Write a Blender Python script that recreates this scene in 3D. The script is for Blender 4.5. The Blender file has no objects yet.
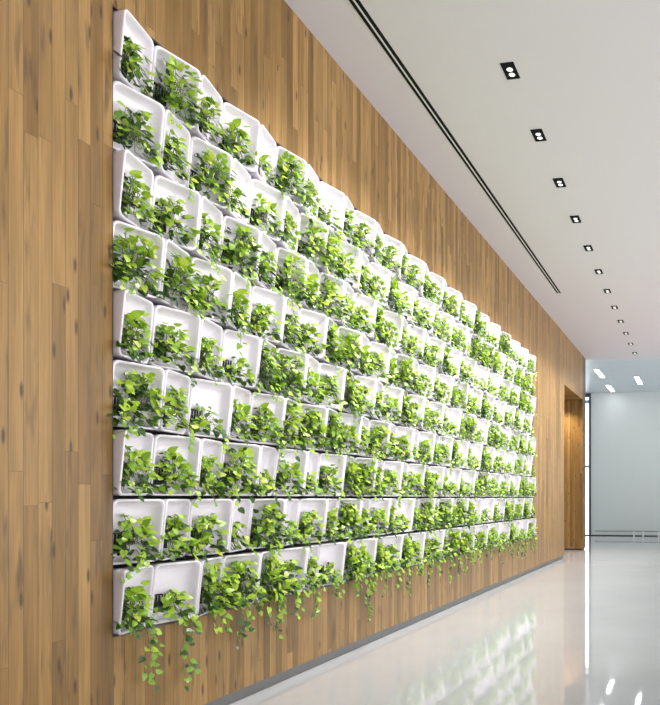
import bpy, bmesh, math, random
from mathutils import Vector, Matrix
C = bpy.context.scene.collection
sc = bpy.context.scene
H = 1.26                       # camera height
CEIL, PTOP, PBOT, WBOT = 4.592, 3.601, 0.594, 0.097
Y0, PITCH, ROWH, NC, NR = 2.741, 0.2485, (3.601-0.594)/9, 32, 9
Y1 = Y0 + PITCH*NC             # panel end
DOOR0, DOOR1, WEND, BACK = 13.25, 15.36, 15.75, 21.3
DOORZ = 3.56

# ------------------------------------------------------------------ nodes
def new_mat(name):
    m = bpy.data.materials.new(name); m.use_nodes = True
    nt = m.node_tree
    return m, nt, nt.nodes['Principled BSDF']
class G:
    def __init__(s, nt): s.nt = nt
    def n(s, t, **kw):
        o = s.nt.nodes.new(t)
        for k, v in kw.items(): setattr(o, k, v)
        return o
    def put(s, sock, v):
        if isinstance(v, bpy.types.NodeSocket): s.nt.links.new(v, sock)
        elif v is not None: sock.default_value = v
    def m(s, op, a, b=None, c=None):
        o = s.n('ShaderNodeMath', operation=op)
        s.put(o.inputs[0], a); s.put(o.inputs[1], b)
        if c is not None: s.put(o.inputs[2], c)
        return o.outputs[0]
    def vec(s, x, y, z=0.0):
        o = s.n('ShaderNodeCombineXYZ')
        s.put(o.inputs[0], x); s.put(o.inputs[1], y); s.put(o.inputs[2], z)
        return o.outputs[0]
    def noise(s, v, scale, detail=3, rough=.55):
        o = s.n('ShaderNodeTexNoise'); s.put(o.inputs['Vector'], v)
        o.inputs['Scale'].default_value = scale; o.inputs['Detail'].default_value = detail
        o.inputs['Roughness'].default_value = rough
        return o.outputs[0]
    def white(s, v):
        o = s.n('ShaderNodeTexWhiteNoise', noise_dimensions='2D'); s.put(o.inputs['Vector'], v)
        return o.outputs['Value']
    def ramp(s, f, stops):
        o = s.n('ShaderNodeValToRGB'); s.put(o.inputs[0], f)
        e = o.color_ramp.elements
        while len(e) < len(stops): e.new(.5)
        for el, (p, c) in zip(e, stops): el.position = p; el.color = (*c, 1)
        return o.outputs[0]
    def maprange(s, v, a, b, c, d):
        o = s.n('ShaderNodeMapRange'); s.put(o.inputs[0], v)
        for i, k in enumerate((a, b, c, d)): o.inputs[i+1].default_value = k
        return o.outputs[0]
    def mix(s, f, a, b, mode='MIX'):
        o = s.n('ShaderNodeMix', data_type='RGBA', blend_type=mode)
        s.put(o.inputs[0], f); s.put(o.inputs[6], a); s.put(o.inputs[7], b)
        return o.outputs[2]

def simple(name, col, rough=.5, metal=0, emit=None, estr=0, spec=.5, var=.04):
    m, nt, b = new_mat(name); g = G(nt)
    tc = g.n('ShaderNodeTexCoord')
    nz = g.noise(tc.outputs['Object'], 9, 2)
    f = g.maprange(nz, .3, .7, 1-var, 1+var)
    c = g.mix(1.0, (*col, 1), g.vec(f, f, f), 'MULTIPLY')
    nt.links.new(c, b.inputs['Base Color'])
    b.inputs['Roughness'].default_value = rough; b.inputs['Metallic'].default_value = metal
    b.inputs['Specular IOR Level'].default_value = spec
    if emit:
        b.inputs['Emission Color'].default_value = (*emit, 1); b.inputs['Emission Strength'].default_value = estr
    return m

def wood(name, axis, gain=1.0, pw=.061):
    m, nt, b = new_mat(name); g = G(nt)
    tc = g.n('ShaderNodeTexCoord'); sep = g.n('ShaderNodeSeparateXYZ')
    nt.links.new(tc.outputs['Object'], sep.inputs[0])
    u = sep.outputs[axis]; v = sep.outputs[2]
    pu = g.m('DIVIDE', u, pw); idx = g.m('FLOOR', pu)
    fr = g.m('SUBTRACT', pu, idx)
    off = g.m('MULTIPLY', g.white(g.vec(idx, 3.3)), 7.0)
    bv = g.m('DIVIDE', g.m('ADD', v, off), 1.55); bidx = g.m('FLOOR', bv)
    bf = g.m('SUBTRACT', bv, bidx)
    r1 = g.white(g.vec(idx, bidx)); r2 = g.white(g.vec(g.m('ADD', idx, 41.7), bidx))
    tone = g.ramp(r1, [(0, (.195, .108, .034)), (.35, (.265, .150, .049)), (.7, (.32, .187, .065)), (1, (.38, .226, .080))])
    sh = g.m('MULTIPLY', r2, 17.0)
    gv = g.vec(g.m('ADD', g.m('MULTIPLY', u, 1.0), sh), g.m('MULTIPLY', v, .022), r2)
    fine = g.noise(gv, 120, 3, .6)
    gv2 = g.vec(g.m('ADD', u, sh), g.m('MULTIPLY', v, .06), r1)
    broad = g.noise(gv2, 22, 3, .55)
    k = g.m('MULTIPLY', g.maprange(fine, .3, .7, .80, 1.10), g.maprange(broad, .28, .72, .74, 1.16))
    c = g.mix(1.0, tone, g.vec(k, k, k), 'MULTIPLY')
    # dark mineral streaks
    st = g.noise(g.vec(g.m('ADD', u, g.m('MULTIPLY', sh, 2.0)), g.m('MULTIPLY', v, .10), r2), 34, 2, .5)
    stf = g.m('MULTIPLY', g.maprange(st, .56, .72, 0, .8), g.maprange(r2, .25, .6, 0.1, 1))
    c = g.mix(stf, c, (.105, .062, .030, 1))
    # knots
    vo = g.n('ShaderNodeTexVoronoi', voronoi_dimensions='2D', feature='F1')
    nt.links.new(g.vec(g.m('ADD', g.m('MULTIPLY', u, 9.0), sh), g.m('ADD', g.m('MULTIPLY', v, 2.1), g.m('MULTIPLY', r1, 9.0))), vo.inputs['Vector'])
    vo.inputs['Scale'].default_value = 1.0
    kn = g.m('MULTIPLY', g.maprange(vo.outputs['Distance'], .035, .095, .92, 0), g.m('GREATER_THAN', g.white(vo.outputs['Position']), .3))
    c = g.mix(kn, c, (.075, .042, .020, 1))
    # seams between boards
    e = g.m('MINIMUM', fr, g.m('SUBTRACT', 1.0, fr))
    seam = g.maprange(e, .0, .035, .7, 0)
    e2 = g.m('MINIMUM', bf, g.m('SUBTRACT', 1.0, bf))
    seam2 = g.maprange(e2, .0, .0016, .5, 0)
    c = g.mix(g.m('MAXIMUM', seam, seam2), c, (.05, .028, .014, 1))
    if gain != 1: c = g.mix(1.0, c, (gain, gain, gain, 1), 'MULTIPLY')
    nt.links.new(c, b.inputs['Base Color'])
    b.inputs['Roughness'].default_value = .40; b.inputs['Specular IOR Level'].default_value = .36
    bp = g.n('ShaderNodeBump'); bp.inputs['Strength'].default_value = .12; bp.inputs['Distance'].default_value = .002
    nt.links.new(g.m('SUBTRACT', fine, g.m('MULTIPLY', seam, 2.0)), bp.inputs['Height'])
    nt.links.new(bp.outputs[0], b.inputs['Normal'])
    return m

def floor_mat():
    m, nt, b = new_mat('polished_floor'); g = G(nt)
    tc = g.n('ShaderNodeTexCoord'); P = tc.outputs['Object']
    n1 = g.noise(P, .9, 4); n2 = g.noise(P, 260, 2)
    k = g.m('MULTIPLY', g.maprange(n1, .3, .7, .95, 1.04), g.maprange(n2, .35, .65, .95, 1.04))
    c = g.mix(1.0, (.50, .51, .52, 1), g.vec(k, k, k), 'MULTIPLY')
    nt.links.new(c, b.inputs['Base Color'])
    b.inputs['Roughness'].default_value = .04
    b.inputs['IOR'].default_value = 1.75
    n3 = g.noise(P, 5.5, 2)
    bp = g.n('ShaderNodeBump'); bp.inputs['Strength'].default_value = .025; bp.inputs['Distance'].default_value = .01
    nt.links.new(n3, bp.inputs['Height']); nt.links.new(bp.outputs[0], b.inputs['Normal'])
    return m

def leaf_mat(name, a, bcol, trans):
    m, nt, b = new_mat(name); g = G(nt)
    tc = g.n('ShaderNodeTexCoord'); oi = g.n('ShaderNodeObjectInfo')
    nz = g.noise(tc.outputs['Object'], 26, 3)
    f = g.m('ADD', g.maprange(nz, .3, .7, 0, .8), g.m('MULTIPLY', oi.outputs['Random'], .2))
    c = g.mix(f, (*a, 1), (*bcol, 1))
    nt.links.new(c, b.inputs['Base Color'])
    b.inputs['Roughness'].default_value = .33
    tr = g.n('ShaderNodeBsdfTranslucent'); nt.links.new(c, tr.inputs['Color'])
    mx = g.n('ShaderNodeMixShader'); mx.inputs[0].default_value = trans
    nt.links.new(b.outputs[0], mx.inputs[1]); nt.links.new(tr.outputs[0], mx.inputs[2])
    nt.links.new(mx.outputs[0], nt.nodes['Material Output'].inputs['Surface'])
    return m

M = dict(
    wood=wood('oak_planks', 1), wood_x=wood('oak_planks_return', 0, .95),
    floor=floor_mat(),
    ceiling=simple('white_plaster', (.60, .572, .605), .8, var=0),
    ceiling_far=simple('metal_ceiling_panels', (.50, .57, .62), .35, var=0),
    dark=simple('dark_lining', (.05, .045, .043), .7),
    edge=simple('dark_metal_edge', (.10, .085, .075), .4, .6),
    ceramic=simple('white_glazed_ceramic', (.825, .78, .855), .12, spec=.9),
    liner=simple('black_liner', (.02, .02, .022), .6),
    alu=simple('brushed_aluminium', (.16, .16, .157), .35, .6),
    pale=simple('pale_wall_panel', (.62, .665, .665), .55, var=0), transom=simple('blue_grey_transom', (.42, .52, .62), .4),
    black=simple('black_metal', (.008, .008, .009), .8, spec=.1),
    bar=simple('slot_bar', (.62, .61, .60), .5),
    lamp=simple('lamp_face', (.9, .9, .88), .4, 0, (1, .98, .94), .75),
    led=simple('linear_light', (.9, .9, .9), .4, 0, (.97, .99, 1), 14),
    warm=simple('warm_lamp', (.9, .85, .7), .4, 0, (1, .72, .4), 4),
    mull=simple('dark_blue_mullion', (.07, .085, .11), .4, .3),
    whitemetal=simple('white_metal', (.8, .8, .8), .4),
    leaf_a=leaf_mat('leaf_bright', (.46, .63, .06), (.29, .49, .035), .22),
    leaf_b=leaf_mat('leaf_green', (.17, .34, .028), (.26, .45, .04), .18),
    leaf_c=leaf_mat('leaf_dark', (.018, .055, .008), (.055, .135, .016), .08),  # deep green, also paints the shade inside leaf clumps
    leaf_d=leaf_mat('leaf_yellow', (.68, .73, .13), (.48, .63, .07), .28),
    stem=simple('vine_stem', (.11, .17, .03), .5),
)
gm, nt, b = new_mat('window_glass')
b.inputs['Base Color'].default_value = (.95, .98, 1, 1); b.inputs['Roughness'].default_value = .02
b.inputs['Transmission Weight'].default_value = 1; b.inputs['IOR'].default_value = 1.02
M['glass'] = gm

# ------------------------------------------------------------------ helpers
def link_mesh(name, bm, mats, parent=None, smooth=False):
    me = bpy.data.meshes.new(name)
    bm.normal_update(); bm.to_mesh(me); bm.free()
    for mm in (mats if isinstance(mats, (list, tuple)) else [mats]): me.materials.append(mm)
    if smooth:
        for p in me.polygons: p.use_smooth = True
    o = bpy.data.objects.new(name, me); C.objects.link(o)
    if parent: o.parent = parent
    return o
def box(bm, x0, x1, y0, y1, z0, z1, bevel=0):
    vs = [bm.verts.new((x, y, z)) for x in (x0, x1) for y in (y0, y1) for z in (z0, z1)]
    fs = [(0,1,3,2), (4,6,7,5), (0,4,5,1), (2,3,7,6), (0,2,6,4), (1,5,7,3)]
    faces = [bm.faces.new([vs[i] for i in f]) for f in fs]
    if bevel:
        es = list({e for f in faces for e in f.edges})
        bmesh.ops.bevel(bm, geom=es, offset=bevel, segments=2, affect='EDGES', profile=.5)
def boxes(name, lst, mat, parent=None, bevel=0):
    bm = bmesh.new()
    for l in lst: box(bm, *l, bevel=bevel)
    return link_mesh(name, bm, mat, parent)
def tube(bm, pts, r, n=5):
    rings = []
    for i, p in enumerate(pts):
        d = (pts[min(i+1, len(pts)-1)] - pts[max(i-1, 0)]).normalized()
        a = d.orthogonal().normalized(); c = d.cross(a)
        rings.append([bm.verts.new(p + (a*math.cos(2*math.pi*k/n) + c*math.sin(2*math.pi*k/n))*r) for k in range(n)])
    for A, B in zip(rings, rings[1:]):
        for k in range(n): bm.faces.new((A[k], A[(k+1)%n], B[(k+1)%n], B[k]))
    bm.faces.new(rings[0][::-1]); bm.faces.new(rings[-1])
def struct(o): o['kind'] = 'structure'; return o
def empty(name, loc, label, cat, group=None):
    o = bpy.data.objects.new(name, None); C.objects.link(o); o.location = loc
    o.empty_display_size = .05
    o['label'] = label; o['category'] = cat
    if group: o['group'] = group
    return o

# ------------------------------------------------------------------ the room
struct(boxes('floor', [(-3, 5.5, -3.2, BACK+.3, -.1, .022)], M['floor']))
struct(boxes('ceiling', [(-2.2, 5.5, -3.2, 15.88, CEIL, CEIL+.12)], M['ceiling']))
fb = bmesh.new()
for i in range(9):                                   # metal panels beyond the corridor
    y = 15.88 + i*.61
    box(fb, -3, 7, y+.004, min(y+.606, BACK), CEIL+.05, CEIL+.12)
struct(link_mesh('ceiling_far', fb, M['ceiling_far']))
RB = -.27
struct(boxes('wall_left', [
    (-.35, 0, -3, Y0-.004, WBOT, CEIL),
    (-.35, 0, Y0-.004, Y1+.012, PTOP, CEIL),
    (-.35, 0, Y0-.004, Y1+.012, WBOT, PBOT),
    (-.35, 0, Y1+.012, DOOR0, WBOT, CEIL),
    (-.35, 0, DOOR0, DOOR1, DOORZ, CEIL)], M['wood']))
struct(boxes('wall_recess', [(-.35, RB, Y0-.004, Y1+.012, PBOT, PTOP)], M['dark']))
t = .006
struct(boxes('trim_1', [
    (-.25, .001, Y0-.004, Y1+.012, PTOP-t, PTOP), (-.25, .001, Y0-.004, Y1+.012, PBOT, PBOT+t),
    (-.25, .001, Y0-.004, Y0-.001, PBOT+t, PTOP-t), (-.25, .001, Y1+.009, Y1+.012, PBOT+t, PTOP-t)], M['edge']))
struct(boxes('baseboard_left', [(-.35, -.03, -3, DOOR0, 0, WBOT)], M['alu']))
struct(boxes('wall_passage', [
    (-2.0, 0, DOOR1, WEND, .06, CEIL),
    (-2.0, -.35, DOOR0-.2, DOOR0, .06, DOORZ), (-2.2, -2.0, DOOR0-.2, WEND, .06, DOORZ),
    ], M['wood_x']))
struct(boxes('ceiling_passage', [(-2.2, -.35, DOOR0-.2, DOOR1, DOORZ, DOORZ+.1)], M['wood_x']))
struct(boxes('baseboard_passage', [(-1.98, -.02, DOOR1+.02, WEND-.02, 0, .06), (-2.18, -2.02, DOOR0, DOOR1, 0, .06)], M['edge']))
struct(boxes('wall_back', [(-.79, 7, BACK, BACK+.2, .05, CEIL+.12), (-3, -2.6, BACK, BACK+.2, 0, CEIL+.12)], M['pale']))
struct(boxes('baseboard_back', [(-.79, 7, BACK+.02, BACK+.2, 0, .05)], M['dark']))
cols = [(5.2, 5.5, -3, -2.6, .1, CEIL)] + [(5.2, 5.5, -2.6+3.0*k+2.75, -2.6+3.0*k+3.0, .1, CEIL) for k in range(6)] + [(5.2, 5.5, 15.4, 15.8, 0, CEIL)]
struct(boxes('wall_right', cols + [(5.2, 5.5, -3, 15.4, 0, .1), (5.2, 5.5, -2.6, 15.4, 4.35, CEIL)], M['pale']))
struct(boxes('wall_front', [(-.35, 5.5, -3.2, -3, 0, CEIL)], M['pale']))
struct(boxes('wall_far', [(-3.1, -3.0, WEND, BACK, 0, CEIL+.12)], M['pale']))
w = struct(boxes('window_1', [
    (-.86, -.79, BACK-.05, BACK+.15, 0, CEIL+.05), (-2.6, -2.54, BACK-.02, BACK+.15, 0, CEIL+.05),
    (-2.54, -.86, BACK, BACK+.15, 0, .05), (-2.54, -.86, BACK, BACK+.15, CEIL-.06, CEIL+.05),
    ], M['mull']))
boxes('transom', [(-2.54, -.86, BACK+.03, BACK+.12, 2.23, 2.31), (-2.54, -.86, BACK+.03, BACK+.12, CEIL-.26, CEIL-.16)], M['transom'], w)
pane = boxes('window_pane', [(-2.54, -.86, BACK+.07, BACK+.076, .05, CEIL-.06)], M['glass'], w)

# ------------------------------------------------------------------ ceiling fixtures
ORD = ['zeroth','first','second','third','fourth','fifth','sixth','seventh','eighth','ninth','tenth','eleventh','twelfth','thirteenth','fourteenth','fifteenth','sixteenth']
sl = empty('slot_diffuser', (.463, 6.4, CEIL), 'long black twin-slot air diffuser running along the white ceiling beside the oak wall', 'air vent')
L = 4.2
def loc(o, x, y, z): o.location = (x, y, z); return o
boxes('slot', [(-.034, -.007, -L, L, -.004, 0)], M['black'], sl)
boxes('slot', [(.007, .034, -L, L, -.004, 0)], M['black'], sl)
boxes('bar', [(-.007, .007, -L, L, -.005, 0)], M['bar'], sl)

def disc(bm, cx, cy, z0, z1, r, n=20):
    top = [bm.verts.new((cx+r*math.cos(2*math.pi*i/n), cy+r*math.sin(2*math.pi*i/n), z0)) for i in range(n)]
    mid = [bm.verts.new((cx+r*.8*math.cos(2*math.pi*i/n), cy+r*.8*math.sin(2*math.pi*i/n), z1)) for i in range(n)]
    for i in range(n): bm.faces.new((top[i], top[(i+1)%n], mid[(i+1)%n], mid[i]))
    bm.faces.new(mid)
def downlight():
    e = empty('recessed_downlight', (0, 0, 0), 'x', 'ceiling light', 'twin downlights in a row along the ceiling')
    a, bb = .053, .10
    boxes('trim_frame', [(-a, a, -bb, -bb+.008, -.005, 0), (-a, a, bb-.008, bb, -.005, 0), (-a, -a+.007, -bb+.008, bb-.008, -.005, 0), (a-.007, a, -bb+.008, bb-.008, -.005, 0)], M['black'], e)
    boxes('baffle', [(-a+.007, a-.007, -bb+.008, bb-.008, -.0025, 0)], M['black'], e)
    for y in (-.016, .048):
        bm = bmesh.new(); disc(bm, 0, y, -.0025, -.006, .025)
        link_mesh('lamp', bm, M['lamp'], e)
    return e
def clone(o, parent=None):
    c = o.copy(); C.objects.link(c)
    if parent: c.parent = parent
    for ch in list(o.children): clone(ch, c)
    return c
dl = downlight()
for i in range(12):
    o = dl if i == 0 else clone(dl)
    o.location = (1.285 - .005*i, 5.015 + .935*i, CEIL)
    o['label'] = ('black twin-lamp recessed downlight, ' + ('nearest the camera' if i == 0 else 'farthest' if i == 11 else ORD[i+1] + ' from the front' if i < 6 else ORD[12-i] + ' from the far end') + ' in the ceiling row')
n_l = ['linear ceiling light farthest left, nearer of the two over the oak wall corner', 'linear ceiling light closest to the top of the pale end wall', 'linear ceiling light farthest right on the blue-grey far ceiling']
for (x, y), lb in zip(((.005, 17.92), (-.037, 20.44), (.952, 19.18)), n_l):
    e = empty('linear_ceiling_light', (x, y, CEIL+.05), 'glowing white ' + lb, 'ceiling light', 'linear lights in the far ceiling')
    boxes('frame', [(-.075, -.06, -.6, .6, -.006, 0), (.06, .075, -.6, .6, -.006, 0), (-.06, .06, -.6, -.585, -.006, 0), (-.06, .06, .585, .6, -.006, 0)], M['whitemetal'], e)
    boxes('diffuser', [(-.06, .06, -.585, .585, -.004, 0)], M['led'], e)
e = empty('passage_downlight', (-.42, 14.9, DOORZ), 'small warm downlight glowing in the wood soffit of the passage', 'ceiling light')
bm = bmesh.new(); disc(bm, 0, 0, 0, -.008, .07); link_mesh('trim_ring', bm, M['edge'], e)
bm = bmesh.new(); disc(bm, 0, 0, -.008, -.011, .05); link_mesh('lamp', bm, M['warm'], e)

# low rail in front of the end wall
e = empty('floor_rail', (1.0, BACK-.35, .022), 'low thin metal rail on posts along the foot of the pale end wall', 'rail')
bm = bmesh.new(); tube(bm, [Vector((-1.6, 0, .17)), Vector((3, 0, .17))], .012, 8); link_mesh('rail', bm, M['alu'], e, True)
for x in (-.36, -.07, .42, 1.4):
    boxes('post', [(x-.022, x+.022, -.02, .02, 0, .17)], M['whitemetal'], e)

# ------------------------------------------------------------------ planters
PW, PH, A, T, BX = .2445, .319, .066, .036, -.268
def front_x(kind, y, z):
    s = min(max(y/PW, 0), 1)
    return A*((1-s) if kind == 'narrow' else s) + T*(z/PH - 1)
def rrect(inset, r, n=6):
    pts = []
    x0, x1, z0, z1 = inset, PW-inset, inset, PH-inset
    for cx, cz, a0 in ((x1-r, z1-r, 0), (x0+r, z1-r, 90), (x0+r, z0+r, 180), (x1-r, z0+r, 270)):
        for k in range(n):
            a = math.radians(a0 + 90*k/(n-1))
            pts.append((cx + r*math.cos(a), cz + r*math.sin(a)))
    return pts
def pot_mesh(kind):
    bm = bmesh.new()
    prof = [(.004, None, .022), (.0015, -.020, .028), (.0004, -.008, .029), (.0015, -.003, .029), (.004, -.0006, .028), (.007, 0, .027), (.010, -.0010, .026),
            (.0125, -.004, .026), (.0145, -.010, .027), (.0165, -.020, .029), (.0195, -.032, .032), (.0245, -.043, .036), (.032, -.051, .040), (.042, -.055, .042), (.058, -.0565, .036)]
    rings = []
    for ins, dep, r in prof:
        ring = []
        for (y, z) in rrect(ins, r):
            x = BX if dep is None else front_x(kind, y, z) + dep
            ring.append(bm.verts.new((x, y, z)))
        rings.append(ring)
    n = len(rings[0])
    for R, S in zip(rings, rings[1:]):
        for k in range(n): bm.faces.new((R[k], R[(k+1)%n], S[(k+1)%n], S[k]))
    bm.faces.new(rings[-1]); bm.faces.new(rings[0][::-1])
    bmesh.ops.recalc_face_normals(bm, faces=bm.faces)
    me = bpy.data.meshes.new('pot_' + kind); bm.to_mesh(me); bm.free()
    me.materials.append(M['ceramic'])
    for p in me.polygons: p.use_smooth = len(p.vertices) == 4
    return me
POT = {k: pot_mesh(k) for k in ('narrow', 'wide')}

def liner_mesh(kind):
    bm = bmesh.new()
    for k in range(5):                                 # slotted black insert against the back of the dish
        y = .052 + k*.015
        x = front_x(kind, y, PH*.33) - .054
        box(bm, x-.012, x+.006, y-.0045, y+.0045, .062, .150, .002)
    for z in (.062, .106, .150):
        x = front_x(kind, .08, z) - .054
        box(bm, x-.012, x+.002, .047, .117, z-.004, z+.004)
    me = bpy.data.meshes.new('liner'); bm.to_mesh(me); bm.free(); me.materials.append(M['liner'])
    return me
LINER = {k: liner_mesh(k) for k in ('narrow', 'wide')}

HALF = [(-.02, .0, 0), (.24, -.10, .02), (.42, .12, .05), (.43, .38, .06), (.30, .66, .04), (.0, 1.0, -.10)]
def add_leaf(bm, base, tipdir, normal, size, mat, rng):
    y = tipdir.normalized(); n = (normal - y*normal.dot(y))
    if n.length < 1e-4: n = y.orthogonal()
    n.normalize(); x = y.cross(n)
    wd = rng.uniform(.82, 1.05); cup = rng.uniform(-.06, .22); curl = rng.uniform(.05, .35)
    def P(a, l, h): return bm.verts.new(base + (x*a*wd + y*l + n*(h - curl*l*l*.6))*size)
    sp = [P(0, .02, 0), P(0, .22, 0), P(0, .48, 0), P(0, .76, 0), P(0, 1.04, -.02)]
    for s in (-1, 1):
        ed = [P(s*.24, -.09, cup*.25), P(s*.42, .13, cup*.42), P(s*.43, .38, cup*.42), P(s*.28, .70, cup*.28)]
        q = [(sp[0], ed[0], ed[1], sp[1]), (sp[1], ed[1], ed[2], sp[2]), (sp[2], ed[2], ed[3], sp[3]), (sp[3], ed[3], sp[4])]
        for f in q:
            ff = bm.faces.new(f if s > 0 else f[::-1]); ff.material_index = mat; ff.smooth = True
LEAFM = [M['leaf_a'], M['leaf_b'], M['leaf_c'], M['leaf_d']]

def foliage(level, seed):
    """leaf and stem meshes in pot space, the pot front near x=0"""
    rng = random.Random(seed)
    n, top, spread, out = {'s': (48, .54, .66, .03), 'm': (98, .73, .86, .048), 'b': (158, .88, 1.0, .07)}[level]
    bl, bs = bmesh.new(), bmesh.new()
    cy = PW*rng.uniform(.38, .50)
    for i in range(n):
        h = rng.random()**1.05
        z = PH*(.07 + (top-.07)*h)
        wy = PW*.5*spread*(1 - .6*h*h)*rng.choice((-1, 1))*rng.random()**.8
        y = cy + wy
        depth = rng.random()
        x = -.036 + depth*(.040 + out*(1-h*.55))
        if level == 'b': x += .008
        p = Vector((x, y, z))
        tip = Vector((.55 + rng.uniform(-.4, .6), wy/PW*1.6 + rng.uniform(-.8, .8), rng.uniform(-1.1, .45)))
        nor = Vector((.75 + rng.uniform(-.5, .5), rng.uniform(-.75, .45), .75 + rng.uniform(-.45, .5)))
        size = rng.uniform(.024, .046)*(1.35 if rng.random() < .12 else 1)
        lit_tone = depth*.7 + h*.45 + rng.uniform(-.3, .3)
        mat = 2 if lit_tone < .52 else 1 if lit_tone < .74 else 0 if rng.random() < .85 else 3  # clump shade put into leaf colour: inner and low leaves darker, outer lighter
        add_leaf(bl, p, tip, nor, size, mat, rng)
        if i % 3 == 0:
            q0 = Vector((-.035, cy + rng.uniform(-.05, .05), PH*.30))
            q1 = (q0 + p)/2 + Vector((.01, 0, .03))
            tube(bs, [q0, q1, p], .0014, 4)
    # a few runners spilling over the lip
    for k in range({'s': 1, 'm': 1, 'b': 2}[level]):
        y = cy + PW*rng.uniform(-.4, .4)
        pts = [Vector((-.06, y, PH*.26)), Vector((.02, y, PH*.22)), Vector((.055, y+rng.uniform(-.02, .02), PH*.08))]
        z = PH*.08
        for j in range(rng.randint(1, 3)):
            z -= .032; pts.append(Vector((.06+rng.uniform(-.01, .012), y+rng.uniform(-.03, .03), z)))
        tube(bs, pts, .0015, 4)
        for p in pts[1:]:
            add_leaf(bl, p, Vector((.5, rng.uniform(-.9, .9), -.7)), Vector((.8, rng.uniform(-.5, .3), .6)), rng.uniform(.026, .046), rng.choice((0, 0, 1, 1, 2)), rng)
    out_ = []
    for nm, bm, mats in (('foliage', bl, LEAFM), ('stems', bs, [M['stem']])):
        me = bpy.data.meshes.new(nm); bm.to_mesh(me); bm.free()
        for x in mats: me.materials.append(x)
        out_.append(me)
    return out_
FOL = {l: [foliage(l, 100*i + ord(l)) for i in range(k)] for l, k in (('s', 6), ('m', 10), ('b', 9))}

def vine(length, seed, strands=2, side=0.0):
    rng = random.Random(seed); bl, bs = bmesh.new(), bmesh.new()
    for s in range(strands):
        y = PW*rng.uniform(.25, .75); ln = length*(1 if s == 0 else rng.uniform(.45, .9))
        p = Vector((-.03, y, PH*.2)); pts = [p, Vector((.05, y + side*.05, PH*.1))]
        steps = max(3, int(ln/.03)); z = PH*.1; dy = 0
        for j in range(steps):
            z -= (ln + .05)/steps
            if side: dy += side*ln/steps
            else: dy += rng.uniform(-.010, .011)
            pts.append(Vector((.055 + .012*math.sin(j*.9+s) + (.03 if z < 0 else 0)*0, y + dy + .006*math.sin(j*1.3), z if not side else PH*.1 - (PH*.1 - z)*.35)))
        tube(bs, pts, .0016, 5)
        for j, q in enumerate(pts[1:]):
            for rep in range(2 if rng.random() < .55 else 1):
                d = Vector((rng.uniform(0, .7), rng.choice((-1, 1))*rng.uniform(.3, 1), rng.uniform(-1, .1)))
                add_leaf(bl, q + d*.012, d, Vector((.9, rng.uniform(-.6, .3), rng.uniform(.1, .8))), rng.uniform(.026, .05)*(1 - .25*j/len(pts)), rng.choice((0, 1, 1, 1, 2, 2)), rng)
    res = []
    for nm, bm, mats in (('vine_leaves', bl, LEAFM), ('vine_stem', bs, [M['stem']])):
        me = bpy.data.meshes.new(nm); bm.to_mesh(me); bm.free()
        for x in mats: me.materials.append(x)
        res.append(me)
    return res

# how full each planter looks, row by row from the top, left end first
MAP = ['mbmmsbmsmmmmmmmm', 'mmbsmmbbmmmbmmmm', 'mmmbmbmbmmbmmmmm', 'bbmmmmmbbmmmbmmm', 'mmmsbbmmbmmmbmmm',
       'bmsmmbbbmmbmmsmm', 'mmmbsmsmbbmmmmbm', 'mmmsbsmmbmmmsmbm', 'msbbbmmsbmbmbmmm']
VLEN = {0: .27, 1: .31, 2: .07, 3: .20, 4: .22, 5: .12, 6: .17, 7: .06, 8: .10, 9: .34, 10: .16, 11: .14, 12: .22}
rng = random.Random(5)
def part(name, me, parent):
    o = bpy.data.objects.new(name, me); C.objects.link(o); o.parent = parent; return o
ROWN = ['top row', 'second row from top', 'third row from top', 'fourth row from top', 'middle row', 'fourth row from bottom', 'third row from bottom', 'second row from bottom', 'bottom row']
LOOK = {'s': 'sparse', 'm': 'leafy', 'b': 'bushy'}
for r in range(NR):
    for c in range(NC):
        kind = 'narrow' if (r + c) % 2 == 0 else 'wide'
        lv = MAP[r][c] if c < 16 else rng.choice('ssmmmb')
        pos = (ORD[c+1] + ' from left') if c < 16 else ('rightmost' if c == 31 else ORD[32-c] + ' from right')
        if c == 0: pos = 'leftmost'
        shape = 'left-facing' if kind == 'wide' else 'right-facing'
        z = PTOP - ROWH*(r+1) + .006
        y = Y0 + PITCH*c + .002
        e = empty('planter', (0, y, z), '%s white planter of %s pothos, %s in the %s' % (kind, (LOOK[lv] if c < 16 else 'green'), pos, ROWN[r]), 'planter', 'white planters of the green wall')
        part('pot', POT[kind], e); part('liner', LINER[kind], e)
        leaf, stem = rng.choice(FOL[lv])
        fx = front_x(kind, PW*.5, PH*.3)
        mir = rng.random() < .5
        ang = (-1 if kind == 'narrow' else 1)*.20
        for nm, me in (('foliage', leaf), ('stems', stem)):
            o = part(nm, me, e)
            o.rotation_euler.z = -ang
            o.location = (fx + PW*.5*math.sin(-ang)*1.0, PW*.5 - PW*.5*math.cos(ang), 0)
            if mir and lv == 'b': o.scale.y = -1; o.location.y += PW*math.cos(ang); o.location.x += -PW*math.sin(-ang)
        vl = None
        if r == 8: vl = (VLEN.get(c, rng.choice((.06, .1, .14, .2, .24))), 900+c, 3 if c in (3, 4, 9) else 2, 0)
        elif c == 0 and r in (5, 7): vl = (.17, 70+r, 1, -.9)
        elif rng.random() < .10: vl = (rng.uniform(.05, .14), 500+r*40+c, 1, 0)
        if vl:
            a, bst = vine(*vl)
            part('vine', a, e); part('vine_stem', bst, e)

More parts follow.
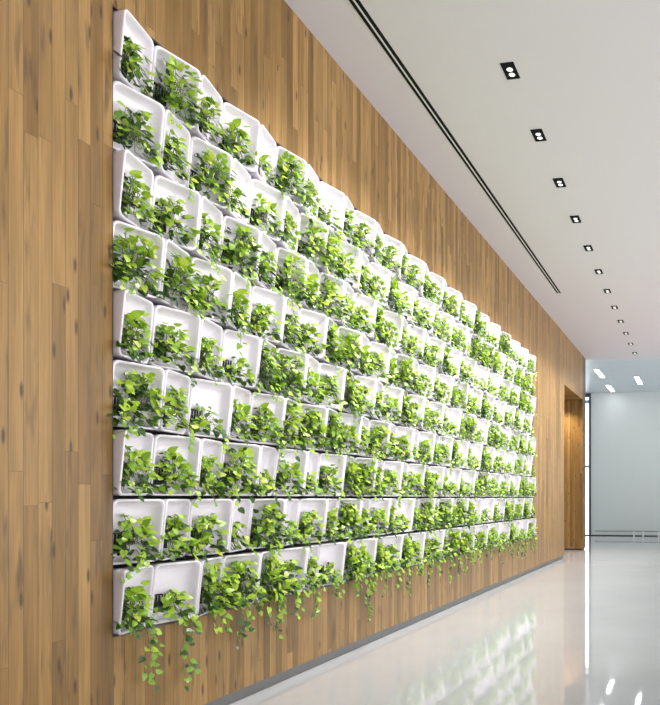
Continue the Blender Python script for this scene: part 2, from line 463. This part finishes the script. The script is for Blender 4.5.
# ------------------------------------------------------------------ light
def spot(loc, target, power, size, blend, col, rad=.05):
    l = bpy.data.lights.new('downlight_beam', 'SPOT'); l.energy = power; l.spot_size = math.radians(size); l.spot_blend = blend
    l.color = col; l.shadow_soft_size = rad
    o = bpy.data.objects.new('downlight_beam', l); C.objects.link(o); o.location = loc
    o.rotation_euler = (Vector(target) - Vector(loc)).to_track_quat('-Z', 'Y').to_euler()
for i in range(-2, 11):
    y = 5.015 + .935*i
    spot((1.285, y, CEIL-.03), (-.05, y+.05, 1.15), (60 if i == -2 else 245 if i < 7 else 260), 86, .8, (1, .975, .95), .06)
spot((-.42, 14.9, DOORZ-.03), (-.5, 15.1, 0), 150, 120, .8, (1, .80, .56), .05)

w = bpy.data.worlds.new('daylight'); sc.world = w; w.use_nodes = True
nt = w.node_tree; g = G(nt); bg = nt.nodes['Background']
tc = g.n('ShaderNodeTexCoord'); sep = g.n('ShaderNodeSeparateXYZ'); nt.links.new(tc.outputs['Generated'], sep.inputs[0])
f = g.maprange(sep.outputs[1], .55, .95, 0, 1)
nt.links.new(g.mix(f, (1.0, .985, .97, 1), (.93, .97, 1.0, 1)), bg.inputs['Color'])
band = g.maprange(sep.outputs[2], .10, .55, 1.0, .12)
fx_ = g.m('MULTIPLY', g.maprange(sep.outputs[0], .1, .7, .6, 3.6), band)
nt.links.new(g.m('MAXIMUM', fx_, g.maprange(sep.outputs[1], .55, .95, 1.0, 3.6)), bg.inputs['Strength'])

# ------------------------------------------------------------------ camera
cd = bpy.data.cameras.new('camera'); cam = bpy.data.objects.new('camera', cd); C.objects.link(cam)
cam.location = (2.761, 0, H); cam.rotation_euler = (math.radians(90), 0, math.radians(9.56))
cd.sensor_fit = 'HORIZONTAL'; cd.sensor_width = 36; cd.lens = 665*36/660
cd.shift_x = (330-590)/660; cd.shift_y = (497.5-352.5)/660
cd.clip_start = .02
sc.camera = cam
vs = sc.view_settings; vs.view_transform = 'Standard'; vs.look = 'None'; vs.gamma = 1; vs.use_curve_mapping = False
vs.exposure = 0.0
sc.cycles.use_denoising = True
sc.cycles.max_bounces = 10; sc.cycles.diffuse_bounces = 5
sc.cycles.sample_clamp_indirect = 6
